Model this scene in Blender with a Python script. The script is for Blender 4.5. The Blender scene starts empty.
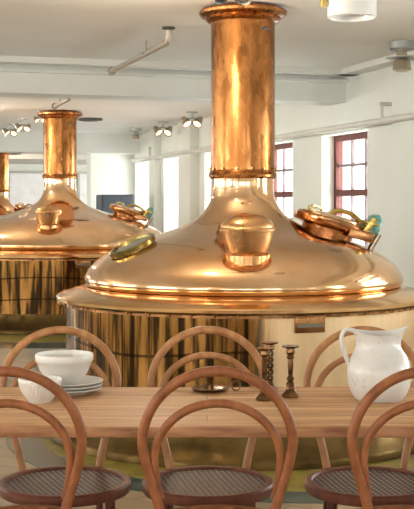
import bpy, bmesh, math, random
from mathutils import Vector, Matrix
random.seed(7)
PI = math.pi
SC = bpy.context.scene
COL = SC.collection
CAM_Z = 1.35
F = 1150.0
YH = 205.0
ROT = math.radians(17.2)
CT, ST = math.cos(ROT), math.sin(ROT)
def R2W(v, u, z=0.0):
    return Vector((CT*v - ST*u, ST*v + CT*u, z))

# ------------------------------------------------------------------ materials
def new_mat(name):
    m = bpy.data.materials.new(name); m.use_nodes = True
    return m, m.node_tree, m.node_tree.nodes['Principled BSDF']
def ramp(nt, src, stops):
    r = nt.nodes.new('ShaderNodeValToRGB')
    while len(r.color_ramp.elements) < len(stops): r.color_ramp.elements.new(0.5)
    for e, (p, c) in zip(r.color_ramp.elements, stops):
        e.position = p; e.color = (*c, 1)
    nt.links.new(src, r.inputs[0]); return r
def noise(nt, scale, detail=4, stretch=None, rough=.5):
    tc = nt.nodes.new('ShaderNodeTexCoord'); mp = nt.nodes.new('ShaderNodeMapping')
    nt.links.new(tc.outputs['Object'], mp.inputs[0])
    if stretch: mp.inputs['Scale'].default_value = stretch
    n = nt.nodes.new('ShaderNodeTexNoise'); n.inputs['Scale'].default_value = scale
    n.inputs['Detail'].default_value = detail; n.inputs['Roughness'].default_value = rough
    nt.links.new(mp.outputs[0], n.inputs['Vector']); return n
def bump(nt, b, src, strength, dist=.01):
    bn = nt.nodes.new('ShaderNodeBump'); bn.inputs['Strength'].default_value = strength
    bn.inputs['Distance'].default_value = dist
    nt.links.new(src, bn.inputs['Height']); nt.links.new(bn.outputs[0], b.inputs['Normal'])
def plain(name, col, rough=.5, metal=0.0, var=.06, scale=6, bmp=0.0, spec=None):
    m, nt, b = new_mat(name)
    n = noise(nt, scale)
    lo = tuple(max(0, c*(1-var)) for c in col); hi = tuple(min(1, c*(1+var)) for c in col)
    r = ramp(nt, n.outputs[0], [(.3, lo), (.7, hi)])
    nt.links.new(r.outputs[0], b.inputs['Base Color'])
    b.inputs['Roughness'].default_value = rough; b.inputs['Metallic'].default_value = metal
    if spec is not None: b.inputs['Specular IOR Level'].default_value = spec
    if bmp: bump(nt, b, n.outputs[0], bmp)
    return m
def copper(name, c1, c2, rough=.12, b1=.05, streak=(1, 1, 1), sc=5):
    m, nt, b = new_mat(name)
    n = noise(nt, sc, 5, streak)
    r = ramp(nt, n.outputs[0], [(.35, c1), (.7, c2)])
    nt.links.new(r.outputs[0], b.inputs['Base Color'])
    b.inputs['Metallic'].default_value = 1.0
    n2 = noise(nt, 9, 6, streak)
    rr = ramp(nt, n2.outputs[0], [(.35, (rough*.7,)*3), (.75, (rough*1.7,)*3)])
    nt.links.new(rr.outputs[0], b.inputs['Roughness'])
    n3 = noise(nt, 4, 2, streak)
    bump(nt, b, n3.outputs[0], b1, .02)
    return m
def wood(name, stops, scale=3, stretch=(1, 14, 14), rough=.45, bmp=.15):
    m, nt, b = new_mat(name)
    n = noise(nt, scale, 6, stretch, .6)
    r = ramp(nt, n.outputs[0], stops)
    nt.links.new(r.outputs[0], b.inputs['Base Color'])
    b.inputs['Roughness'].default_value = rough; b.inputs['Specular IOR Level'].default_value = .3
    bump(nt, b, n.outputs[0], bmp, .003)
    return m
def emit(name, col, s):
    m, nt, b = new_mat(name)
    b.inputs['Base Color'].default_value = (*col, 1)
    b.inputs['Emission Color'].default_value = (*col, 1); b.inputs['Emission Strength'].default_value = s
    return m

M = {}
M['dome'] = copper('polished_copper_dome', (.76, .44, .22), (.87, .59, .36), .11, .03, sc=3)
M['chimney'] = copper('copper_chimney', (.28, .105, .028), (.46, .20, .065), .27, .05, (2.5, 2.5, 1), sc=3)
M['rim'] = copper('copper_rim', (.74, .42, .17), (.86, .56, .29), .11, .04, sc=3)
M['body'] = copper('copper_body', (.80, .56, .30), (.90, .70, .46), .10, .05, (2, 2, .6), sc=2)
M['nozzle'] = copper('copper_nozzle', (.58, .29, .11), (.74, .43, .20), .28, .03, sc=4)
M['skirt'] = copper('copper_skirt', (.09, .055, .018), (.19, .12, .04), .55, .04, sc=3)
def body_reflections():                                   # mirrored grid lines and dark reflections painted as runs round the body
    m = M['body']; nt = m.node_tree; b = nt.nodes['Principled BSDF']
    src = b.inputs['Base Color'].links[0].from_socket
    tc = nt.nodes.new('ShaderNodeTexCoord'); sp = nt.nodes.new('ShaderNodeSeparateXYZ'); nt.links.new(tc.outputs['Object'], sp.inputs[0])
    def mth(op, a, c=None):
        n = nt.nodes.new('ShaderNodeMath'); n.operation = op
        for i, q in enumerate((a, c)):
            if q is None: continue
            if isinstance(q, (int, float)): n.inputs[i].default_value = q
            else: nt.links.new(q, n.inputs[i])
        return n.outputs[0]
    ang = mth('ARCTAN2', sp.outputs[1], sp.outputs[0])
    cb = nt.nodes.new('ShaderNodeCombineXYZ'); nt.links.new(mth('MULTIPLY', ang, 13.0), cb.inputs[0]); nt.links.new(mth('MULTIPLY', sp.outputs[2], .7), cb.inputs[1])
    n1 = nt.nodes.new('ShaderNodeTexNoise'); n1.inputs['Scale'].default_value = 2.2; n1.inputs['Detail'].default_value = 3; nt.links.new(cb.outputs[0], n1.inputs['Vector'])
    refl_streaks = ramp(nt, n1.outputs[0], [(.40, (.045, .035, .022)), (.47, (.17, .11, .05)), (.53, (.46, .30, .12)), (.68, (.60, .42, .20))])
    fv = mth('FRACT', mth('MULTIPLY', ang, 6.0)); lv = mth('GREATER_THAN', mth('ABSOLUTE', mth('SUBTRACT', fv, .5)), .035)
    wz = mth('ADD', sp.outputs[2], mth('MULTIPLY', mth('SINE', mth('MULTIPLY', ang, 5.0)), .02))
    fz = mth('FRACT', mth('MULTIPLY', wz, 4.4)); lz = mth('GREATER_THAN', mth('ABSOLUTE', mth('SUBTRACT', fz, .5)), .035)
    refl_grid = mth('ADD', mth('MULTIPLY', mth('MULTIPLY', lv, lz), .72), .28)
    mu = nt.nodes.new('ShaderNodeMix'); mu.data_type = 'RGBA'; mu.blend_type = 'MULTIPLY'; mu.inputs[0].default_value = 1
    nt.links.new(refl_streaks.outputs[0], mu.inputs[6])
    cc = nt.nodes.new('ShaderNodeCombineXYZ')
    for i in range(3): nt.links.new(refl_grid, cc.inputs[i])
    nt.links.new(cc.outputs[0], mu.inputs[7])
    # painted reflections are strong on the -x half, faint on the +x half
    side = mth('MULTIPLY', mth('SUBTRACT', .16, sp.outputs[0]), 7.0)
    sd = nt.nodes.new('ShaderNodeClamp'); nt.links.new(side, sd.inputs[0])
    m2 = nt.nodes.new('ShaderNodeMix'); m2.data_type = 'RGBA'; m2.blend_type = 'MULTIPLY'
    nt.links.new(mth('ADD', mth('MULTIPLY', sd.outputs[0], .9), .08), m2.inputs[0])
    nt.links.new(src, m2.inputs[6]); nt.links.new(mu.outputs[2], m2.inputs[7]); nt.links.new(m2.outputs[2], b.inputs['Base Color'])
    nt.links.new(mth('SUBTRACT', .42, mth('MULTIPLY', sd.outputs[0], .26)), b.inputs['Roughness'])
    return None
body_reflections()
M['body_reflections_round'] = M['body'].copy()
for n_ in M['body_reflections_round'].node_tree.nodes:      # the middle kettle carries the painted reflections all round
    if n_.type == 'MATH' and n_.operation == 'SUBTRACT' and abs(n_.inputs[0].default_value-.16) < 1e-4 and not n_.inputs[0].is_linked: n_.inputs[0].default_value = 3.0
M['brass'] = copper('brass', (.50, .36, .10), (.76, .58, .22), .22, .02)
M['old_brass'] = copper('old_brass', (.20, .16, .05), (.46, .35, .12), .22, .02, sc=8)
M['dark_copper'] = copper('dark_copper', (.30, .14, .06), (.62, .31, .13), .22, .03)
M['patina'] = plain('patina', (.16, .38, .34), .5, .3, .5, 40)
M['plaster'] = plain('wall_paint', (.78, .80, .73), .75, 0, .03, 2, .05)
M['ceiling'] = plain('ceiling_paint', (.80, .80, .75), .62, 0, .03, 1.5, .03)
M['beam'] = plain('beam_paint', (.74, .76, .72), .6, 0, .03, 2, .03)
M['pipe'] = plain('painted_pipe', (.70, .69, .62), .4)
M['tube'] = plain('dull_tube', (.44, .38, .30), .4, .3)
M['red'] = plain('red_window_paint', (.13, .026, .016), .6)
M['muntin'] = plain('muntin', (.24, .18, .19), .5)
M['chrome'] = plain('chrome', (.50, .43, .34), .22, 1.0)
M['dark'] = plain('dark_metal', (.07, .065, .06), .45, .4)
M['greymetal'] = plain('grey_metal', (.42, .44, .42), .4, .5)
M['whitegloss'] = plain('white_enamel', (.86, .86, .84), .2)
M['door'] = plain('white_door', (.88, .89, .90), .4)
M['lamp'] = emit('warm_bulb', (1, .72, .42), 2.2)
M['bluegrey'] = plain('blue_grey', (.07, .09, .11), .6)
M['yellow'] = plain('yellow_tile', (.19, .15, .025), .45, 0, .35, 9)
M['green'] = plain('dark_green_tile', (.035, .07, .07), .25, 0, .3, 10)

# glass : mostly clear with a faint reflection
m, nt, b = new_mat('window_glass')
tr = nt.nodes.new('ShaderNodeBsdfTransparent'); gl = nt.nodes.new('ShaderNodeBsdfGlossy'); gl.inputs['Roughness'].default_value = .03
mx = nt.nodes.new('ShaderNodeMixShader'); mx.inputs[0].default_value = .07
nt.links.new(tr.outputs[0], mx.inputs[1]); nt.links.new(gl.outputs[0], mx.inputs[2])
nt.links.new(mx.outputs[0], nt.nodes['Material Output'].inputs[0]); M['glass'] = m
m, nt, b = new_mat('porthole_glass')
b.inputs['Base Color'].default_value = (.20, .19, .16, 1); b.inputs['Roughness'].default_value = .08; b.inputs['Metallic'].default_value = .3
M['sight'] = m

# floor planks
m, nt, b = new_mat('floor_planks')
tc = nt.nodes.new('ShaderNodeTexCoord'); mp = nt.nodes.new('ShaderNodeMapping'); nt.links.new(tc.outputs['Object'], mp.inputs[0])
mp.inputs['Rotation'].default_value = (0, 0, .9)
br = nt.nodes.new('ShaderNodeTexBrick'); br.inputs['Scale'].default_value = 1.0
br.inputs['Brick Width'].default_value = 1.3; br.inputs['Row Height'].default_value = .16; br.inputs['Mortar Size'].default_value = .004
br.inputs['Color1'].default_value = (.27, .205, .125, 1); br.inputs['Color2'].default_value = (.21, .16, .10, 1); br.inputs['Mortar'].default_value = (.08, .06, .04, 1)
nt.links.new(mp.outputs[0], br.inputs[0]); nt.links.new(br.outputs[0], b.inputs['Base Color'])
b.inputs['Roughness'].default_value = .4; M['floor'] = m
M['concrete'] = plain('grey_concrete', (.26, .25, .22), .35, 0, .2, 5)

# table top boards: long grain streaks with board seams
m, nt, b = new_mat('oak_table')
n = noise(nt, 3.2, 7, (1.0, 26, 26), .62)
r = ramp(nt, n.outputs[0], [(.30, (.30, .125, .045)), (.45, (.54, .285, .12)), (.6, (.72, .43, .215)), (.8, (.80, .53, .30))])
tc = nt.nodes.new('ShaderNodeTexCoord'); br = nt.nodes.new('ShaderNodeTexBrick')
br.inputs['Scale'].default_value = 1.0; br.inputs['Brick Width'].default_value = 1.7; br.inputs['Row Height'].default_value = .085; br.inputs['Mortar Size'].default_value = .0016
br.inputs['Color1'].default_value = (1, 1, 1, 1); br.inputs['Color2'].default_value = (.80, .76, .72, 1); br.inputs['Mortar'].default_value = (.45, .35, .28, 1)
nt.links.new(tc.outputs['Object'], br.inputs[0])
mu = nt.nodes.new('ShaderNodeMix'); mu.data_type = 'RGBA'; mu.blend_type = 'MULTIPLY'; mu.inputs[0].default_value = 1
nt.links.new(r.outputs[0], mu.inputs[6]); nt.links.new(br.outputs[0], mu.inputs[7]); nt.links.new(mu.outputs[2], b.inputs['Base Color'])
b.inputs['Roughness'].default_value = .5; b.inputs['Specular IOR Level'].default_value = .3; bump(nt, b, n.outputs[0], .2, .002); M['oak'] = m

M['bent'] = wood('bentwood', [(.3, (.16, .050, .016)), (.55, (.28, .095, .032)), (.8, (.40, .155, .056))], 4, (7, 7, 3), .42)
M['bent_dark'] = wood('bentwood_dark', [(.3, (.10, .032, .018)), (.7, (.20, .072, .038))], 4, (7, 7, 3), .4)
M['bent_pale'] = wood('bentwood_pale', [(.3, (.30, .13, .048)), (.55, (.44, .21, .085)), (.8, (.56, .30, .135))], 4, (7, 7, 3), .36)

M['edge'] = wood('oak_edge', [(.3, (.22, .085, .035)), (.5, (.38, .175, .08)), (.75, (.48, .25, .125))], 5, (1.5, 10, 10), .5)

# woven cane
m, nt, b = new_mat('woven_cane')
tc = nt.nodes.new('ShaderNodeTexCoord'); sx = nt.nodes.new('ShaderNodeMapping'); nt.links.new(tc.outputs['Object'], sx.inputs[0])
sx.inputs['Rotation'].default_value = (0, 0, -.22)
w1 = nt.nodes.new('ShaderNodeTexWave'); w1.bands_direction = 'X'; w1.inputs['Scale'].default_value = 17.0; w1.inputs['Distortion'].default_value = .6
w1.inputs['Detail'].default_value = 1; w1.inputs['Detail Scale'].default_value = 30
w2 = nt.nodes.new('ShaderNodeTexWave'); w2.bands_direction = 'Y'; w2.inputs['Scale'].default_value = 14.0; w2.inputs['Distortion'].default_value = .5
nt.links.new(sx.outputs[0], w1.inputs[0]); nt.links.new(sx.outputs[0], w2.inputs[0])
r1 = ramp(nt, w1.outputs[1], [(.55, (0, 0, 0)), (.85, (1, 1, 1))]); r2 = ramp(nt, w2.outputs[1], [(.3, (.1, .1, .1)), (.6, (1, 1, 1))])
mu = nt.nodes.new('ShaderNodeMix'); mu.data_type = 'RGBA'; mu.blend_type = 'MULTIPLY'; mu.inputs[0].default_value = 1
nt.links.new(r1.outputs[0], mu.inputs[6]); nt.links.new(r2.outputs[0], mu.inputs[7])
cr = ramp(nt, mu.outputs[2], [(.1, (.04, .014, .009)), (.9, (.42, .30, .23))])
nt.links.new(cr.outputs[0], b.inputs['Base Color']); b.inputs['Roughness'].default_value = .5
bump(nt, b, mu.outputs[2], .6, .004); M['cane'] = m

# glazed earthenware with speckles
def glaze(name, col, speck, amt):
    m, nt, b = new_mat(name)
    n = noise(nt, 34, 6, None, .7); r = ramp(nt, n.outputs[0], [(.0, speck), (amt, speck), (amt+.06, col), (1, col)])
    nt.links.new(r.outputs[0], b.inputs['Base Color']); b.inputs['Roughness'].default_value = .28
    return m
M['bowl'] = glaze('white_stoneware', (.68, .66, .61), (.52, .50, .46), .33)
M['jugg'] = glaze('crackled_white_glaze', (.66, .64, .605), (.42, .41, .39), .335)
M['bronze'] = copper('antique_brass', (.07, .035, .015), (.26, .14, .06), .28, .05, sc=18)

# ------------------------------------------------------------------ mesh helpers
def box(bm, x0, x1, y0, y1, z0, z1, bev=0):
    g = bmesh.ops.create_cube(bm, size=1)
    for v in g['verts']:
        v.co = Vector(((x0+x1)/2 + v.co.x*(x1-x0), (y0+y1)/2 + v.co.y*(y1-y0), (z0+z1)/2 + v.co.z*(z1-z0)))
    if bev:
        es = list({e for v in g['verts'] for e in v.link_edges})
        bmesh.ops.bevel(bm, geom=es, offset=bev, segments=3, profile=.5, affect='EDGES')
def lathe(bm, prof, seg=48, cx=0, cy=0, cz=0, wob=None, mat=None):
    rings = []
    for r, z in prof:
        if r < 1e-5:
            rings.append([bm.verts.new((cx, cy, cz+z))]); continue
        ring = []
        for i in range(seg):
            a = 2*PI*i/seg
            rr = r*(wob(a, z) if wob else 1)
            ring.append(bm.verts.new((cx+rr*math.cos(a), cy+rr*math.sin(a), cz+z)))
        rings.append(ring)
    for a, b2 in zip(rings[:-1], rings[1:]):
        for i in range(seg):
            j = (i+1) % seg
            if len(a) == 1 and len(b2) == 1: continue
            if len(a) == 1: bm.faces.new((a[0], b2[j], b2[i]))
            elif len(b2) == 1: bm.faces.new((a[i], a[j], b2[0]))
            else: bm.faces.new((a[i], a[j], b2[j], b2[i]))
    return [v for r in rings for v in r]
def smooth_pts(pts, n):
    P = [Vector(p) for p in pts]; out = []
    for i in range(len(P)-1):
        p0 = P[max(i-1, 0)]; p1 = P[i]; p2 = P[i+1]; p3 = P[min(i+2, len(P)-1)]
        for k in range(n):
            t = k/n
            out.append(.5*((2*p1)+(-p0+p2)*t+(2*p0-5*p1+4*p2-p3)*t*t+(-p0+3*p1-3*p2+p3)*t**3))
    out.append(P[-1]); return out
def tube(bm, pts, r, seg=12, closed=False):
    P = [Vector(p) for p in pts]; n = len(P); rings = []
    up = None
    for i, p in enumerate(P):
        if closed: t = (P[(i+1) % n]-P[i-1])
        else: t = P[min(i+1, n-1)]-P[max(i-1, 0)]
        t.normalize()
        if up is None:
            up = Vector((0, 0, 1)) if abs(t.z) < .9 else Vector((0, 1, 0))
        a = (up - t*up.dot(t)).normalized(); b2 = t.cross(a); up = a
        rr = r[i] if isinstance(r, (list, tuple)) else r
        rings.append([bm.verts.new(p + (a*math.cos(2*PI*k/seg) + b2*math.sin(2*PI*k/seg))*rr) for k in range(seg)])
    for i in range(n if closed else n-1):
        A, B = rings[i], rings[(i+1) % n]
        for k in range(seg):
            bm.faces.new((A[k], A[(k+1) % seg], B[(k+1) % seg], B[k]))
    if not closed:
        bm.faces.new(rings[0][::-1]); bm.faces.new(rings[-1])
def cyl(bm, p0, p1, r0, r1=None, seg=20):
    tube(bm, [p0, p1], [r0, r0 if r1 is None else r1], seg)
def torus(bm, R, r, z=0, seg=48, s2=10, cx=0, cy=0):
    tube(bm, [(cx+R*math.cos(2*PI*i/seg), cy+R*math.sin(2*PI*i/seg), z) for i in range(seg)], r, s2, True)
def xform(bm, verts0, mat):
    bmesh.ops.transform(bm, matrix=mat, verts=[v for v in bm.verts if v not in verts0])
def obj(name, bm, mat, parent=None, smooth=True, loc=None, rot=None):
    bmesh.ops.recalc_face_normals(bm, faces=bm.faces)
    me = bpy.data.meshes.new(name); bm.to_mesh(me); bm.free()
    me.materials.append(M[mat] if isinstance(mat, str) else mat)
    if smooth:
        me.polygons.foreach_set('use_smooth', [True]*len(me.polygons))
        me.set_sharp_from_angle(angle=math.radians(38))
    o = bpy.data.objects.new(name, me); COL.objects.link(o)
    if parent: o.parent = parent
    if loc: o.location = loc
    if rot: o.rotation_euler = rot
    return o
def tag(o, label, cat, group=None, kind=None):
    o['label'] = label; o['category'] = cat
    if group: o['group'] = group
    if kind: o['kind'] = kind
    return o
def empty(name, loc, label, cat, group=None, rz=0):
    o = bpy.data.objects.new(name, None); COL.objects.link(o); o.empty_display_size = .1
    o.location = loc; o.rotation_euler = (0, 0, rz)
    return tag(o, label, cat, group)
def struct(name, bm, mat, parent=None, smooth=False, room=True):
    o = obj(name, bm, mat, parent, smooth)
    if not parent:
        o['kind'] = 'structure'
        if room: o.rotation_euler = (0, 0, ROT)
    return o
def copy_tree(o, parent=None):
    c = o.copy(); COL.objects.link(c); c.parent = parent
    for ch in list(o.children): copy_tree(ch, c)
    return c
B = bmesh.new

# ------------------------------------------------------------------ the room (built in room axes v,u, turned by ROT)
H = CAM_Z + 1.20
VW = 4.284
H2 = CAM_Z + 1.10
U_PART = 17.75
wins = [(-1.9, -1.0), (-.1, .8), (1.7, 2.6), (3.5, 4.4), (5.25, 6.2), (9.13, 10.14), (10.9, 11.91), (12.92, 13.93), (15.05, 15.93), (16.73, 17.65)]
WZ0, WZ1 = .92, 2.005
bm = B(); box(bm, -6, 9, -4, 31, -.1, 0); struct('floor', bm, 'floor')
bm = B(); box(bm, -6, 9, -4, 9.7, H, H+.1); box(bm, -6, 9, 9.7, 31, H2, H+.1); struct('ceiling', bm, 'ceiling')
bm = B()
u = -4
for a, c in wins:
    box(bm, VW, VW+.45, u, a, 0, H)
    box(bm, VW, VW+.45, a, c, 0, WZ0); box(bm, VW, VW+.45, a, c, WZ1, H); u = c
box(bm, VW, VW+.45, u, U_PART+.3, 0, H)
struct('wall_right', bm, 'plaster')
for i, (a, c) in enumerate(wins):
    bm = B(); g = .155 if a < 14 else .30; f = .055
    for s in ((a, a+f, WZ0, WZ1), (c-f, c, WZ0, WZ1), (a+f, c-f, WZ1-f, WZ1), (a+f, c-f, WZ0, WZ0+f), (a+f, c-f, (WZ0+WZ1)/2-.03, (WZ0+WZ1)/2+.03)):
        box(bm, VW+g-.03, VW+g+.04, s[0], s[1], s[2], s[3])
    w = struct('window_%d' % (i+1), bm, 'red')
    for z0, z1 in ((WZ0+f, (WZ0+WZ1)/2-.03), ((WZ0+WZ1)/2+.03, WZ1-f)):
        bm = B()
        for k in (1, 2):
            uu = a+f+(c-a-2*f)*k/3; box(bm, VW+g-.008, VW+g+.02, uu-.014, uu+.014, z0, z1)
        zz = (z0+z1)/2; box(bm, VW+g-.008, VW+g+.02, a+f, c-f, zz-.014, zz+.014)
        obj('muntins', bm, 'muntin', w, False)
        bm = B(); box(bm, VW+g+.004, VW+g+.009, a+f, c-f, z0, z1); obj('pane', bm, 'glass', w, False)
    bm = B(); box(bm, VW-.02, VW+g-.03, a, c, WZ0-.03, WZ0); obj('window_sill', bm, 'plaster', w, False)
# partition pier at the far end, hall opens beyond it
bm = B(); box(bm, 3.585, VW, U_PART, U_PART+.3, 0, H); struct('wall_partition', bm, 'plaster')
bm = B(); box(bm, VW+.45, 9, U_PART, U_PART+.3, 0, H); struct('wall_outer', bm, 'plaster')
bm = B(); box(bm, 9, 9.2, U_PART, 20, 0, H); box(bm, 9, 9.2, 29, 31, 0, H); box(bm, 9, 9.2, 20, 29, 0, .9); box(bm, 9, 9.2, 20, 29, 2.3, H); struct('wall_far_right', bm, 'plaster')
bm = B()
for k in range(10): box(bm, 9.08, 9.14, 20+8.93*k/9, 20.07+8.93*k/9, .9, 2.3)
box(bm, 9.09, 9.13, 20, 29, 1.57, 1.63)
w_ = struct('window_30', bm, 'red')  # unseen window added to carry fill light into the far hall
bm = B(); box(bm, 9.15, 9.155, 20, 29, .9, 2.3); obj('pane', bm, 'glass', w_, False)
bm = B(); box(bm, -6, 9, 31, 31.2, 0, H); struct('wall_back', bm, 'plaster')
# rear wall (behind the viewer) with wide gridded windows that the copper mirrors
bm = B(); RU = -3.6
rear = [(-4.6, -2.5), (-1.9, .2), (1.2, 3.3)]
v = -6
for a, c in rear:
    box(bm, v, a, RU-.3, RU, 0, H); box(bm, a, c, RU-.3, RU, 0, 1.0); box(bm, a, c, RU-.3, RU, 2.35, H); v = c
box(bm, v, VW+.45, RU-.3, RU, 0, H); struct('wall_rear', bm, 'plaster')
for i, (a, c) in enumerate(rear):
    bm = B()
    box(bm, a, c, RU-.2, RU-.14, 1.0, 1.07); box(bm, a, c, RU-.2, RU-.14, 2.28, 2.35)
    for k in range(7):
        vv = a+(c-a-.06)*k/6; box(bm, vv, vv+.06, RU-.2, RU-.14, 1.07, 2.28)
    for k in (1, 2, 3):
        zz = 1.0+1.35*k/4; box(bm, a+.06, c-.06, RU-.19, RU-.15, zz-.02, zz+.02)
    w = struct('window_%d' % (len(wins)+1+i), bm, 'dark')
    bm = B(); box(bm, a+.03, c-.03, RU-.135, RU-.13, 1.0, 2.35); obj('pane', bm, 'glass', w, False)
# left side wall with openings, the far pair added to light the hall
bm = B(); LV = -5.2; left = [(-2, 1.2), (2.6, 5.8), (7.2, 10.4), (11.8, 15), (18, 21.5), (23, 26.5)]
u = -4
for a, c in left:
    box(bm, LV-.3, LV, u, a, 0, H); box(bm, LV-.3, LV, a, c, 0, .95); box(bm, LV-.3, LV, a, c, 2.2, H); u = c
box(bm, LV-.3, LV, u, 31, 0, H); struct('wall_left', bm, 'plaster')
for i, (a, c) in enumerate(left):
    bm = B()
    for k in range(6):
        uu = a+(c-a-.07)*k/5; box(bm, LV-.2, LV-.14, uu, uu+.07, .95, 2.2)
    for zz in (.95, 1.55, 2.13): box(bm, LV-.19, LV-.15, a, c, zz, zz+.07)
    w = struct('window_%d' % (len(wins)+4+i), bm, 'red')
    bm = B(); box(bm, LV-.135, LV-.13, a, c, .95, 2.2); obj('pane', bm, 'glass', w, False)
# beams
bm = B()
box(bm, LV, VW, 9.58, 9.95, H-.27, H); struct('trim_1', bm, 'beam')
bm = B(); box(bm, LV, VW, 9.52, 9.58, H-.10, H-.075); box(bm, LV, VW, 9.30, 9.42, H-.05, H); struct('trim_2', bm, 'beam')
bm = B(); box(bm, LV, 9, U_PART-.4, U_PART-.001, CAM_Z+.80, H); struct('trim_3', bm, 'beam')
bm = B(); box(bm, 4.12, VW, -3.5, 9.58, H-.05, H); struct('trim_4', bm, 'ceiling')
bm = B(); box(bm, VW-.1, VW, 8.05, 8.45, 0, H-.1); struct('trim_5', bm, 'plaster')
bm = B(); box(bm, VW-.12, VW, 14.2, 14.75, 0, H); struct('trim_6', bm, 'plaster')
bm = B(); box(bm, LV, 9, 25.0, 25.4, H2-.10, H2); struct('trim_7', bm, 'beam')
bm = B(); box(bm, VW-.10, VW, 16.1, 16.4, 0, H); struct('trim_8', bm, 'plaster')
# bright doors in the back wall
for i, (a, c, z1) in enumerate(((4.05, 5.0, 2.2), (5.95, 6.3, 2.2))):
    bm = B(); box(bm, a, c, 30.93, 31, 0, z1, .01); d = struct('door_%d' % (i+1), bm, 'door')
    bm = B(); box(bm, a-.06, a, 30.9, 31, 0, z1+.06); box(bm, c, c+.06, 30.9, 31, 0, z1+.06); box(bm, a, c, 30.9, 31, z1, z1+.06); obj('door_frame', bm, 'greymetal', d, False)
    bm = B(); cyl(bm, (a+.08, 30.93, 1.05), (a+.08, 30.87, 1.05), .02); obj('door_handle', bm, 'dark', d)
# coloured kerb rings on the floor round the coppers
KC = [Vector(((243-207)/F*7.0, 7.0, 0)), Vector(((60-207)/F*13.5, 13.5, 0)), Vector((-4.16, 23.0, 0))]
def ring_flat(name, c, r0, r1, z, mat, label):
    bm = B(); lathe(bm, [(r0, 0), (r1, 0), (r1, z), (r0, z), (r0, 0)], 96)
    o = obj(name, bm, mat); o.location = c; o['kind'] = 'structure'
    return o
ring_flat('trim_9', KC[0]+Vector((.3, -.1, 0)), .95, 1.5, .004, 'yellow', '')
ring_flat('trim_10', KC[0]+Vector((.3, -.1, 0)), 1.5, 1.7, .003, 'green', '')
def arc_flat(name, c, r0, r1, a0, a1, z, mat):
    bm = B(); n = 60; V = []
    for i in range(n+1):
        a = math.radians(a0+(a1-a0)*i/n)
        V.append([bm.verts.new((r*math.cos(a), r*math.sin(a), zz)) for r, zz in ((r0, 0), (r1, 0), (r1, z), (r0, z))])
    for p, q in zip(V[:-1], V[1:]):
        for k in range(4): bm.faces.new((p[k], p[(k+1) % 4], q[(k+1) % 4], q[k]))
    bm.faces.new(V[0]); bm.faces.new(V[-1][::-1])
    o = obj(name, bm, mat); o.location = c; o['kind'] = 'structure'
arc_flat('trim_11', KC[1], 1.62, 2.25, 95, 305, .004, 'yellow')
arc_flat('trim_12', KC[1], 2.25, 2.7, 95, 305, .003, 'green')
arc_flat('trim_13', KC[1], 2.7, 4.6, 110, 290, .002, 'concrete')

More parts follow.
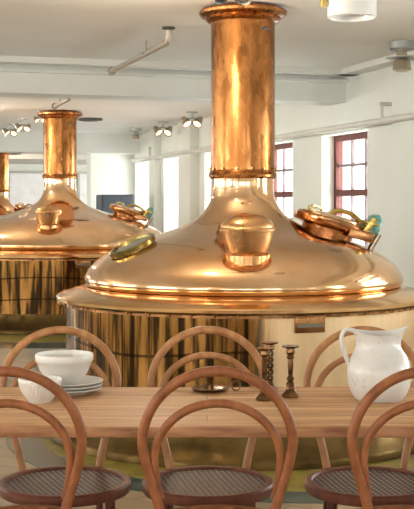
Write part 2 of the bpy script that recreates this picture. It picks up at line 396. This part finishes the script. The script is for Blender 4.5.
# ------------------------------------------------------------------ copper kettles
RAW = [(.186, .165), (.184, .13), (.186, .09), (.194, .04), (.212, 0), (.245, -.045), (.30, -.09), (.37, -.127), (.475, -.165), (.60, -.20), (.70, -.232), (.79, -.272), (.87, -.322), (.925, -.37), (.955, -.42), (.962, -.452), (.95, -.478), (.94, -.482)]
def kettle(loc, label, wide=1.0, bolts=48, rz=0, zs=1.0, top=1.20, mr=.515):
    def w(r): return r if r < .25 else .25+(r-.25)*wide
    def sz(z): return -.482+(z+.482)*zs
    def zat(r):
        for (a, za), (c, zc_) in zip(RAW[1:], RAW[2:]):
            if a <= r <= c: return sz(za+(zc_-za)*(r-a)/(c-a))
        return sz(-.2)
    C0 = CAM_Z; cd_ = sz(.165)-.165; tp = top-1.20
    k = empty('brewing_kettle', loc, label, 'kettle', 'copper brewing kettles', rz)
    raw = [(a, sz(c)) for a, c in RAW]
    pr = [(p.x, p.z) for p in smooth_pts([(a, 0, c) for a, c in raw], 4)]
    bm = B(); lathe(bm, [(w(a), C0+c) for a, c in pr], 128); obj('dome', bm, 'dome', k)
    bm = B()
    lathe(bm, [(.194, C0+.20+cd_), (.194, C0+1.13+tp)], 72)
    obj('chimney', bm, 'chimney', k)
    bm = B()                                       # beaded collar between dome and chimney
    lathe(bm, [(.180, C0+.158+cd_), (.198, C0+.160+cd_), (.207, C0+.168+cd_), (.209, C0+.182+cd_), (.203, C0+.192+cd_), (.207, C0+.198+cd_), (.205, C0+.208+cd_), (.190, C0+.212+cd_)], 72)
    obj('collar', bm, 'chimney', k)
    for i in range(14 if bolts else 0):
        bm = B(); a = 2*PI*i/14; cyl(bm, (.2*math.cos(a), .2*math.sin(a), C0+.21+cd_), (.2*math.cos(a), .2*math.sin(a), C0+.225+cd_), .007, seg=6)
        obj('collar_bolt', bm, 'dark_copper', k)
    bm = B()                                       # moulded top flange under the ceiling
    lathe(bm, [(.190, C0+tp+1.105), (.215, C0+tp+1.11), (.228, C0+tp+1.125), (.225, C0+tp+1.135), (.250, C0+tp+1.140), (.266, C0+tp+1.155), (.268, C0+tp+1.170), (.258, C0+tp+1.183), (.20, C0+tp+1.198), (.15, C0+tp+1.199)], 72)
    obj('top_flange', bm, 'chimney', k)
    bm = B()                                       # crescent mark near the top of the chimney
    pts = []
    for i in range(13):
        a = PI*(.05+.9*i/12); x = .132+.024*math.cos(a); z = C0+tp+1.03+.026*math.sin(a)
        pts.append((x, -math.sqrt(.196**2-x*x), z))
    tube(bm, pts, [.003+.006*math.sin(PI*i/12) for i in range(13)], 8); obj('crescent_mark', bm, 'dark', k)
    bm = B()                                       # sloping rim around the dome
    lathe(bm, [(w(.93), C0-.484), (w(.965), C0-.484), (w(.985), C0-.490), (w(1.06), C0-.512), (w(1.115), C0-.530), (w(1.13), C0-.540), (w(1.13), C0-.556), (w(1.12), C0-.566), (w(1.05), C0-.572), (w(.9), C0-.572)], 128)
    rm = obj('rim', bm, 'rim', k)
    bm = B()
    lathe(bm, [(w(1.074), C0-.573), (w(1.095), C0-.573), (w(1.095), C0-.585), (w(1.074), C0-.585), (w(1.074), C0-.573)], 128)
    obj('rim_band', bm, 'dark_copper', k)
    for i in range(bolts):
        bm = B(); a = 2*PI*(i+.5)/bolts; rr = w(1.115)
        cyl(bm, (rr*math.cos(a), rr*math.sin(a), C0-.560), (rr*math.cos(a), rr*math.sin(a), C0-.582), .006, seg=8)
        obj('rim_bolt', bm, 'dark_copper', rm)
    bm = B()                                       # body
    lathe(bm, [(w(1.072), C0-.572), (w(1.072), .20)], 160)
    obj('body', bm, 'body' if wide == 1.0 else 'body_reflections_round', k)
    bm = B()
    bp = smooth_pts([(1.072, 0, .20), (1.078, 0, .16), (1.095, 0, .12), (1.12, 0, .09), (1.15, 0, .065), (1.18, 0, .045)], 4)
    lathe(bm, [(w(p.x), p.z) for p in bp]+[(w(1.187), .03), (w(1.187), .006), (w(1.17), .0055)], 128)
    obj('base_skirt', bm, 'skirt', k)
    ang = math.radians(-73)
    T = Matrix.Rotation(ang, 4, 'Z') @ Matrix.Translation((w(1.072), 0, .732)) @ Matrix.Rotation(PI/2, 4, 'Y')
    bm = B(); box(bm, -.046, .046, -.084, .084, -.02, .010, .004); xform(bm, (), T); ip = obj('reflection_plate', bm, 'dark_copper', k)  # plate standing in for a window-like reflection on the body
    bm = B(); box(bm, -.002, .016, -.07, .07, .010, .014); xform(bm, (), T); obj('reflection_pane', bm, 'sight', ip)
    # covered nozzle in front of the neck
    zc = zat(.765)-.002
    bm = B()
    rr = w(.765); y0 = -rr
    prof = [(.112, zc-.06), (.112, zc-.01), (.122, zc+.0), (.112, zc+.008), (.128, zc+.06), (.140, zc+.118)]
    lathe(bm, [(a, C0+c) for a, c in prof], 48, 0, y0, 0); nz = obj('nozzle', bm, 'nozzle', k)
    bm = B()
    lathe(bm, [(.140, C0+zc+.118), (.152, C0+zc+.121), (.154, C0+zc+.134), (.146, C0+zc+.142), (.145, C0+zc+.155), (.125, C0+zc+.183), (.09, C0+zc+.202), (.05, C0+zc+.211), (0, C0+zc+.214)], 48, 0, y0, 0)
    obj('nozzle_lid', bm, 'nozzle', nz)
    # manhole on the right flank
    r0 = mr; ang = math.radians(2); zz = zat(mr)+.018
    T = Matrix.Rotation(ang, 4, 'Z') @ Matrix.Translation((w(r0), 0, C0+zz)) @ Matrix.Rotation(math.radians(15), 4, 'Y')
    bm = B(); lathe(bm, [(.15, -.06), (.16, .015), (.215, .03), (.222, .04), (.222, .072), (.21, .08), (.2, .08)], 56)
    xform(bm, (), T); mh = obj('manhole', bm, 'dark_copper', k)
    bm = B(); lathe(bm, [(.208, .08), (.205, .088), (.16, .10), (.09, .106), (0, .108)], 56); xform(bm, (), T); ld = obj('manhole_lid', bm, 'dome', mh)
    bm = B(); tube(bm, [(-.13, -.05, .09), (-.15, -.04, .115), (-.12, 0, .13), (-.07, .03, .125), (-.05, .05, .095)], .009, 8); xform(bm, (), T); obj('lid_handle', bm, 'brass', ld)
    bm = B(); tube(bm, smooth_pts([(-.02, 0, .10), (.03, 0, .135), (.10, 0, .14), (.17, 0, .115), (.23, 0, .07)], 5), .015, 8); xform(bm, (), T); obj('lid_bar', bm, 'brass', ld)
    bm = B(); box(bm, .10, .25, -.215, -.12, -.005, .055, .01); xform(bm, (), T); obj('hinge_bracket', bm, 'dark_copper', mh)
    bm = B(); box(bm, .22, .30, -.07, .0, .02, .16, .012); cyl(bm, (.26, -.10, .15), (.26, .04, .15), .022); xform(bm, (), T); obj('clamp', bm, 'patina', mh)
    bm = B(); cyl(bm, (.20, -.13, .04), (.24, -.13, .14), .022); torus(bm, .045, .009, .11, 20, 6, .23, -.10); xform(bm, (), T); obj('clamp_screw', bm, 'brass', mh)
    bm = B(); cyl(bm, (.30, -.07, .06), (.27, -.07, -.04), .018); xform(bm, (), T); obj('clamp_bolt', bm, 'chrome', mh)
    # brass sight glass on the left flank
    r0 = .735; ang = math.radians(208)
    T = Matrix.Translation((w(r0)*math.cos(ang), w(r0)*math.sin(ang), C0+zat(r0)+.004)) @ Matrix.Rotation(math.radians(11), 4, 'X') @ Matrix.Rotation(math.radians(-23), 4, 'Y')
    bm = B(); lathe(bm, [(.130, -.05), (.135, -.008), (.144, -.004), (.144, .018), (.134, .025), (.120, .025), (.114, .012)], 48); xform(bm, (), T); sg = obj('sight_glass', bm, 'old_brass', k)
    bm = B(); lathe(bm, [(.120, .013), (0, .016)], 48); xform(bm, (), T); obj('glass', bm, 'sight', sg)
    return k
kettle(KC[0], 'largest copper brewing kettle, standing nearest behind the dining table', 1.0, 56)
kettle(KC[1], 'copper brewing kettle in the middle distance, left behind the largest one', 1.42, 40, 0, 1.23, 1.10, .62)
kettle(KC[2], 'farthest copper kettle, only its chimney cut by the left picture edge', 1.0, 0, 0, 1.15, 1.10)

# ------------------------------------------------------------------ pipes and lamps
def px(x, y, z):
    Y = F*(z-CAM_Z)/(YH-y); return Vector(((x-207)/F*Y, Y, z))
PZ = CAM_Z+.69
bm = B(); cyl(bm, (VW-.12, -3.4, PZ), (VW-.12, 17.3, PZ), .028, seg=12)
wp = obj('wall_pipe', bm, 'pipe', None, True, None, (0, 0, ROT)); tag(wp, 'long pale pipe running along the window wall just above the windows', 'pipe')
for u in (2.5, 6.4, 8.6, 12.5, 16.3):
    bm = B(); cyl(bm, (VW-.12, u, PZ), (VW-.12, u, PZ+.14), .013, seg=8); cyl(bm, (VW-.14, u, PZ+.14), (VW, u, PZ+.14), .016, seg=8); obj('pipe_bracket', bm, 'pipe', wp)
def tube_pipe(x, y, ln, label, zz, hang):
    c = px(x, y, CAM_Z+zz); top = (H if y < 90 else H2)-(CAM_Z+zz)
    t = empty('hanging_pipe', c, label, 'pipe', None, ROT)
    bm = B(); tube(bm, [(0, 0, 0), (0, -ln, 0), (0, -ln-.03, .01), (0, -ln-.04, .04), (0, -ln-.04, top-.01)], .021, 10); obj('tube', bm, 'tube', t)
    bm = B(); lathe(bm, [(0, top), (.045, top), (.045, top-.012), (.02, top-.02)], 20, 0, -ln-.04); obj('ceiling_flange', bm, 'dark', t)
    bm = B(); lathe(bm, [(0, 0), (.035, 0), (.035, .012), (0, .012)], 16); xform(bm, (), Matrix.Rotation(-PI/2, 4, 'X')); obj('end_cap', bm, 'tube', t)
    bm = B(); cyl(bm, (0, -hang, 0), (0, -hang, top), .006, seg=6); torus(bm, .028, .005, 0, 16, 6, 0, -hang); obj('hanger_rod', bm, 'chrome', t)
tube_pipe(112, 71, 1.72, 'dull hanging pipe with an elbow, under the ceiling left of the big chimney', 1.10, 1.15)
tube_pipe(55, 106, .8, 'short hanging pipe seen below the beam above the middle kettle', 1.04, .3)
def spots(x, y, label, rz=0, k=1.0, n=2, drop=.07, lit='lamp'):
    c = px(x, y, H if y < 20 else H2)
    t = empty('ceiling_spotlight', c, label, 'lamp', 'ceiling spotlights', rz)
    bm = B(); lathe(bm, [(0, 0), (.07*k, 0), (.07*k, -.012), (0, -.02)], 24); cyl(bm, (0, 0, -.01), (0, 0, -drop), .014*k, seg=8); obj('mount', bm, 'greymetal', t)
    for s in ((-1, 1) if n == 2 else (0,)):
        T = Matrix.Translation((s*.08*k, 0, -drop-.04*k)) @ Matrix.Rotation(s*.6, 4, 'Y') @ Matrix.Rotation(-.5, 4, 'X')
        bm = B(); lathe(bm, [(0, .06), (.03, .055), (.04, .02), (.055, -.04), (.062, -.055), (.05, -.05)], 20); bmesh.ops.scale(bm, vec=(k, k, k), verts=bm.verts); xform(bm, (), T); hd = obj('lamp_head', bm, 'chrome' if lit == 'lamp' else 'dark', t)
        bm = B(); lathe(bm, [(0, -.05), (.05, -.045)], 20); bmesh.ops.scale(bm, vec=(k, k, k), verts=bm.verts); xform(bm, (), T); obj('bulb', bm, lit, hd)
        bm = B(); cyl(bm, (0, 0, -drop), (s*.08*k, 0, -drop-.02*k), .011*k, seg=8); obj('arm', bm, 'greymetal', t)
    return t
spots(163, 122, 'twin chrome ceiling spotlight, the left one of the pair between the two chimneys', .2)
spots(192, 112, 'twin chrome ceiling spotlight nearest the big chimney, right of its twin', .1)
spots(10, 124, 'twin chrome ceiling spotlight by the left picture edge', .5, .8)
spots(23, 119, 'twin chrome ceiling spotlight just left of the middle kettle chimney', .4, .8, 2)
spots(40, 111, 'twin chrome ceiling spotlight touching the top of the middle chimney', .3, .6, 2)
spots(232, -24, 'dark twin spotlight in front of the big chimney flange', .15, .9, 2, .04, 'dark')
# round fixtures
def fixture(x, y, label, k=1.0, disc=True):
    c = px(x, y, H if y < 60 else H2); t = empty('ceiling_fixture', c, label, 'ceiling fixture', 'round metal ceiling fixtures')
    bm = B(); lathe(bm, [(0, 0), (.075*k, 0), (.075*k, -.04*k), (.065*k, -.05*k), (.03*k, -.05*k)], 28); obj('mount', bm, 'greymetal', t)
    bm = B(); lathe(bm, [(.03*k, -.05*k), (.032*k, -.10*k), (.05*k, -.11*k), (.055*k, -.165*k), (.03*k, -.175*k), (0, -.175*k)], 28); obj('body', bm, 'chrome', t)
    bm = B(); lathe(bm, [(.03*k, -.085*k), (.095*k, -.09*k), (.095*k, -.096*k), (.03*k, -.098*k)], 28); obj('deflector', bm, 'greymetal', t)
fixture(402, 42, 'grey metal ceiling fixture at the right picture edge', 1.25)
fixture(136, 128, 'small grey ceiling fixture farthest back, left of the twin spotlights', 1.0)
def cyl_lamp(c, label):
    t = empty('cylinder_lamp', c, label, 'lamp')
    bm = B(); lathe(bm, [(0, 0), (.128, 0), (.128, -.22), (.118, -.225), (.112, -.21), (.112, -.03), (0, -.03)], 48); obj('shade', bm, 'whitegloss', t)
    bm = B(); cyl(bm, (-.13, -.02, -.12), (-.16, -.02, -.12), .02); cyl(bm, (-.15, -.02, -.12), (-.15, -.02, -.17), .018); obj('bracket', bm, 'brass', t)
cyl_lamp(Vector(((352-207)/F*6.0, 6.0, H)), 'white cylindrical ceiling lamp cut by the top picture edge')
def disc(x, y, r, label):
    c = px(x, y, H2-.02); bm = B(); lathe(bm, [(0, .02), (r, .02), (r, -.005), (r*.6, -.015), (0, -.015)], 32)
    o = obj('ceiling_vent', bm, 'dark', None, True, c); tag(o, label, 'vent')
disc(90, 120, .16, 'flat dark round vent on the ceiling right of the middle chimney')
disc(12, 154, .2, 'flat dark round vent far back above the left kettle')
c = Vector(((115-207)/F*16.6, 16.6, 0)); bm = B(); box(bm, -.24, .24, -.2, .2, 0, CAM_Z+.15, .02); 
cb = obj('cabinet', bm, 'bluegrey', None, False, c, (0, 0, ROT)); tag(cb, 'low dark blue-grey cabinet far back behind the middle kettle', 'cabinet')
bm = B(); box(bm, -.22, .22, -.215, -.2, .05, CAM_Z+.12, .004); d = obj('door', bm, 'bluegrey', cb, False)
bm = B(); cyl(bm, (.17, -.215, .9), (.17, -.24, .9), .015); obj('handle', bm, 'chrome', d)

# ------------------------------------------------------------------ dining table
TZ = .75; TY0, TY1 = 3.11, 3.79
t = empty('dining_table', (0, (TY0+TY1)/2, 0), 'long rectangular wooden dining table with light planked top', 'table')
bm = B(); box(bm, -1.14, 1.19, -.334, .334, TZ-.028, TZ, .003); obj('tabletop', bm, 'oak', t)
bm = B(); box(bm, -1.15, 1.2, -.345, -.3345, TZ-.029, TZ-.0002, .004); box(bm, -1.15, 1.2, .3345, .345, TZ-.029, TZ-.0002, .004); box(bm, -1.15, -1.1405, -.3345, .3345, TZ-.029, TZ-.0002, .003); box(bm, 1.1905, 1.2, -.3345, .3345, TZ-.029, TZ-.0002, .003); obj('edge_band', bm, 'edge', t)
bm = B(); box(bm, -.98, 1.03, -.12, -.098, TZ-.055, TZ-.0285); box(bm, -.98, 1.03, .098, .12, TZ-.055, TZ-.0285); obj('apron', bm, 'bent_dark', t, False)
for sx, sy in ((-1.02, -.22), (-1.02, .22), (1.07, -.22), (1.07, .22)):
    bm = B(); cyl(bm, (sx, sy, TZ-.0285), (sx*1.03, sy*1.08, 0), .032, .02); obj('leg', bm, 'bent', t)

# ------------------------------------------------------------------ bentwood chairs
def make_chair(label, mats=('bent', 'bent'), loc=(0, 0, 0), rz=0):
    t = empty('bentwood_chair', loc, label, 'chair', 'bentwood dining chairs', rz)
    SZ = .462; SR = .2135
    bm = B(); lathe(bm, [(SR-.026, SZ-.030), (SR-.006, SZ-.032), (SR, SZ-.022), (SR, SZ-.004), (SR-.006, SZ+.003), (SR-.022, SZ+.003), (SR-.027, SZ-.002), (SR-.026, SZ-.030)], 64); obj('seat_frame', bm, mats[1], t)
    bm = B(); lathe(bm, [(SR-.027, SZ-.006), (.1, SZ-.009), (0, SZ-.010)], 64); lathe(bm, [(0, SZ-.014), (.1, SZ-.013), (SR-.027, SZ-.010)], 64); obj('cane_seat', bm, 'cane', t)
    def lean(z): return .185+max(0, (z-.46))*.11
    half = [(.124, .43), (.136, .50), (.151, .56), (.168, .62), (.185, .68), (.1945, .735)]
    arc = [(.1945*math.cos(a), .735+.188*math.sin(a)) for a in [PI*k/16 for k in range(1, 16)]]
    pts = half + arc + [(-x, z) for x, z in reversed(half)]
    P = smooth_pts([(x, lean(z), z) for x, z in pts], 3)
    bm = B(); tube(bm, P, .0135, 14); obj('back_hoop', bm, mats[0], t)
    h2 = [(.143, .585), (.152, .61), (.161, .65), (.164, .69)]
    arc = [(.164*math.cos(a), .69+.148*math.sin(a)) for a in [PI*k/14 for k in range(1, 14)]]
    pts = h2+arc+[(-x, z) for x, z in reversed(h2)]
    P = smooth_pts([(x, lean(z)-.006, z) for x, z in pts], 3); n = len(P)
    bm = B(); tube(bm, P, [.0115*min(1, .5+min(i, n-1-i)*.08) for i in range(n)], 14); obj('inner_hoop', bm, mats[0], t)
    for s in (-1, 1):
        bm = B(); tube(bm, smooth_pts([(s*.122, .185, .43), (s*.132, .19, .3), (s*.15, .21, .15), (s*.185, .25, 0)], 4), [.0135-.004*i/12 for i in range(13)], 12); obj('leg', bm, mats[1], t)
        bm = B(); tube(bm, smooth_pts([(s*.132, -.120, .432), (s*.137, -.127, .3), (s*.15, -.142, .15), (s*.175, -.165, 0)], 4), [.0165-.006*i/12 for i in range(13)], 12); obj('leg', bm, mats[1], t)
    bm = B(); torus(bm, .168, .009, .265, 48, 8, 0, .03); obj('stretcher_ring', bm, mats[1], t)
    return t
fs = [(65, math.radians(11)), (208, 0), (371, math.radians(-2))]
flab = ['far-side bentwood chair behind the stacked bowls, facing the viewer', 'far-side bentwood chair behind the low candle holder, facing the viewer', 'far-side bentwood chair behind the white jug, facing the viewer']
proto = None
for (x, rz), lb in zip(fs, flab):
    o = make_chair(lb, ('bent_pale', 'bent_dark')) if proto is None else copy_tree(proto)
    proto = proto or o
    o.location = ((x-207)/F*3.70, 3.70, 0); o.rotation_euler = (0, 0, rz); o['label'] = lb
ns = [(7, PI), (217.5, PI), (427, PI)]
nlab = ['near-side bentwood chair seen from behind, cut by the left picture edge', 'near-side bentwood chair seen from behind, in the middle foreground', 'near-side bentwood chair seen from behind, cut by the right picture edge']
proto2 = None
for (x, rz), lb in zip(ns, nlab):
    o = make_chair(lb) if proto2 is None else copy_tree(proto2)
    proto2 = proto2 or o
    o.location = ((x-207)/F*2.98, 3.19, 0); o.rotation_euler = (0, 0, rz); o['label'] = lb

# ------------------------------------------------------------------ things on the table
def on(x, y):
    Y = F*(CAM_Z-TZ)/(y-YH); return Vector(((x-207)/F*Y, Y, TZ))
# plates
pc = on(68, 393)
plab = ['lowest white plate of the stack under the large bowl', 'middle white plate of the stack under the large bowl', 'topmost white plate, directly under the large bowl']
me0 = None
for i in range(3):
    if me0 is None:
        bm = B(); lathe(bm, [(0, .004), (.05, .004), (.055, .0005), (.062, .0005), (.066, .005), (.108, .017), (.110, .019), (.108, .021), (.07, .0105), (.06, .008), (0, .008)], 64)
        o = obj('dinner_plate', bm, 'bowl'); me0 = o
    else:
        o = me0.copy(); COL.objects.link(o)
    o.location = pc+Vector((.001*i, 0, .0105*i)); tag(o, plab[i], 'plate', 'stacked white plates')
z0 = .0105*2+.0085
bm = B(); lathe(bm, [(0, .003), (.03, .003), (.034, 0), (.040, 0), (.044, .006), (.062, .021), (.079, .047), (.087, .070), (.0905, .073), (.0925, .078), (.0925, .094), (.0905, .097), (.087, .096), (.084, .075), (.06, .033), (.03, .013), (0, .011)], 72)
o = obj('serving_bowl', bm, 'bowl', None, True, pc+Vector((-.012, 0, z0))); tag(o, 'large white stoneware bowl with thick rim standing on the plates', 'bowl')
bm = B()
rib = lambda a, z: 1+.022*math.cos(a*36)*(1 if .012 < z < .058 else 0)
lathe(bm, [(0, .003), (.022, .003), (.026, 0), (.032, 0), (.040, .010), (.050, .024), (.058, .040), (.063, .056), (.065, .060), (.066, .070), (.0645, .073), (.061, .071), (.055, .045), (.035, .014), (0, .008)], 176, wob=rib)
o = obj('ribbed_bowl', bm, 'bowl', None, True, on(40, 402)+Vector((0, 0, 0))); tag(o, 'small white ribbed bowl in front of the plate stack', 'bowl')
# jug
jc = on(379, 399)
jug = empty('water_jug', jc, 'white crackle-glazed jug with spout and handle on the right of the table', 'jug')
bm = B()
outer = [(0, .004), (.055, .004), (.062, 0), (.071, 0), (.076, .006), (.086, .022), (.095, .048), (.0985, .078), (.097, .104), (.090, .130), (.079, .152), (.070, .170), (.0665, .188), (.069, .208), (.075, .228)]
inner = [(.071, .227), (.064, .206), (.061, .188), (.066, .168), (.078, .148), (.088, .122), (.092, .09), (.088, .04), (.06, .012), (0, .010)]
prof = [(p.x, p.z) for p in smooth_pts([(a, 0, c) for a, c in outer], 3)]+[(p.x, p.z) for p in smooth_pts([(a, 0, c) for a, c in inner], 3)]
lathe(bm, prof, 72)
for vtx in bm.verts:                                # pulled spout towards +x, dipped rim
    x, y, z = vtx.co
    if z > .15:
        k = ((z-.15)/.078); a = math.atan2(y, x)
        f = max(0, math.cos(a))**5
        vtx.co.x += .026*k*k*f; vtx.co.y *= 1-.25*k*f
        vtx.co.z += .014*k*k*f + .006*k*k*max(0, -math.cos(a)) - .012*k*k*abs(math.sin(a))
        vtx.co.x -= .010*k
obj('jug_body', bm, 'jugg', jug)
bm = B()
P = smooth_pts([(-.068, 0, .220), (-.090, 0, .228), (-.107, 0, .224), (-.116, 0, .203), (-.113, 0, .172), (-.103, 0, .140), (-.090, 0, .112)], 5)
tube(bm, P, [.0085-.002*math.sin(PI*i/(len(P)-1)) for i in range(len(P))], 12)
for vtx in bm.verts: vtx.co.y *= 1.35
obj('handle', bm, 'jugg', jug); jug.scale = (1, 1, .94)
# candlesticks
def stick(c, label, kind):
    t = empty('candlestick', c, label, 'candlestick', 'brass candlesticks')
    hh = .160
    bm = B(); lathe(bm, [(0, 0), (.026, 0), (.028, .004), (.024, .010), (.020, .014), (.014, .022), (.011, .028), (0, .028)], 36); obj('base', bm, 'bronze', t)
    bm = B()
    if kind == 'twist':
        for s in (0, PI):
            tube(bm, [(.0075*math.cos(s+i*.42), .0075*math.sin(s+i*.42), .026+i*.0026) for i in range(42)], .0052, 8)
    elif kind == 'plain':
        lathe(bm, [(.010, .026), (.0085, .04), (.0085, .13), (.010, .138)], 24)
    else:
        lathe(bm, [(.016, .026), (.013, .045), (.008, .050), (.012, .055), (.012, .060), (.007, .066), (.009, .10), (.0075, .118), (.013, .124), (.009, .130), (.014, .140)], 28)
    obj('stem', bm, 'bronze', t)
    bm = B(); lathe(bm, [(0, .134), (.010, .134), (.014, .140), (.013, .152), (.026, hh-.004), (.027, hh), (.012, hh), (.010, .145), (0, .145)], 28); obj('candle_cup', bm, 'bronze', t)
stick(on(264.5, 400), 'slim brass candlestick with smooth stem, in front of the twisted one', 'plain')
stick(on(270, 392), 'twisted-stem dark brass candlestick standing behind the smooth-stemmed one', 'twist')
stick(on(290.5, 397), 'turned dark brass candlestick standing alone, nearest to the jug', 'turned')
t = empty('chamber_candlestick', on(210, 391), 'low chamber candle holder with saucer and ring handle on the table middle', 'candle holder')
bm = B(); lathe(bm, [(0, .002), (.03, 0), (.055, .004), (.062, .011), (.060, .012), (.05, .006), (0, .005)], 40); obj('saucer', bm, 'bronze', t)
bm = B(); lathe(bm, [(.013, .004), (.0115, .015), (.0115, .070), (.014, .074), (.014, .078), (.009, .078), (.009, .06), (0, .06)], 28); obj('candle_tube', bm, 'bronze', t)
bm = B(); tube(bm, [((.084)+.014*math.cos(2*PI*i/24), 0, .0175+.0155*math.sin(2*PI*i/24)) for i in range(24)], .0024, 8, True); obj('ring_handle', bm, 'bronze', t)

# ------------------------------------------------------------------ camera, light
cd = bpy.data.cameras.new('camera'); cam = bpy.data.objects.new('camera', cd); COL.objects.link(cam)
cam.location = (0, 0, CAM_Z); cam.rotation_euler = (PI/2, 0, 0)
cd.sensor_fit = 'HORIZONTAL'; cd.sensor_width = 36; cd.lens = F/414*36; cd.shift_y = -(254.5-YH)/414; cd.clip_end = 200
SC.camera = cam
w = bpy.data.worlds.new('world'); SC.world = w; w.use_nodes = True
w.node_tree.nodes['Background'].inputs[0].default_value = (.93, .95, 1.0, 1)
w.node_tree.nodes['Background'].inputs[1].default_value = 1.6
def area(name, v, u, z, sx, sy, rot, power, col):
    ld = bpy.data.lights.new(name, 'AREA'); ld.shape = 'RECTANGLE'; ld.size = sx; ld.size_y = sy; ld.energy = power; ld.color = col
    o = bpy.data.objects.new(name, ld); COL.objects.link(o); o.location = R2W(v, u, z)
    o.rotation_euler = rot; return o
# daylight lamps outside the windows, most tilted up to brighten the ceiling
for a, c in rear: area('window_daylight', (a+c)/2, RU-.45, 1.7, c-a, 1.3, (PI/2+.7, 0, ROT), 80, (1, .97, .92))
for a, c in left: area('window_daylight', LV-.45, (a+c)/2, 1.6, c-a, 1.2, (PI/2+.65, 0, ROT-PI/2), 150 if a < 16 else 260, (1, .98, .94))  # stronger far pair is added fill for the far hall
for a, c in wins: area('window_daylight', VW+.65, (a+c)/2, 1.46, c-a, 1.0, (PI/2+.3, 0, ROT+PI/2), 50, (.95, .98, 1))
area('window_daylight', 9.4, 24.5, 1.6, 9, 1.3, (PI/2, 0, ROT+PI/2), 380, (.97, .99, 1))  # fill lamp for the far hall, behind the added far-right window
# bare point lights under the ceiling, added to brighten it and give warm glints
for v, u in ((-1.5, 2.2), (1.5, 5.8), (-2.5, 9.0), (1.0, 13), (-1, 18), (3, 24), (6, 27)):
    L = bpy.data.lights.new('ceiling_fill_light', 'POINT'); L.energy = 24; L.color = (1, .84, .64); L.shadow_soft_size = .05
    o = bpy.data.objects.new('ceiling_fill_light', L); COL.objects.link(o); o.location = R2W(v, u, H-.4)
SC.view_settings.view_transform = 'Standard'; SC.view_settings.look = 'None'
SC.view_settings.exposure = 0.45; SC.view_settings.gamma = 1.0; SC.view_settings.use_curve_mapping = False
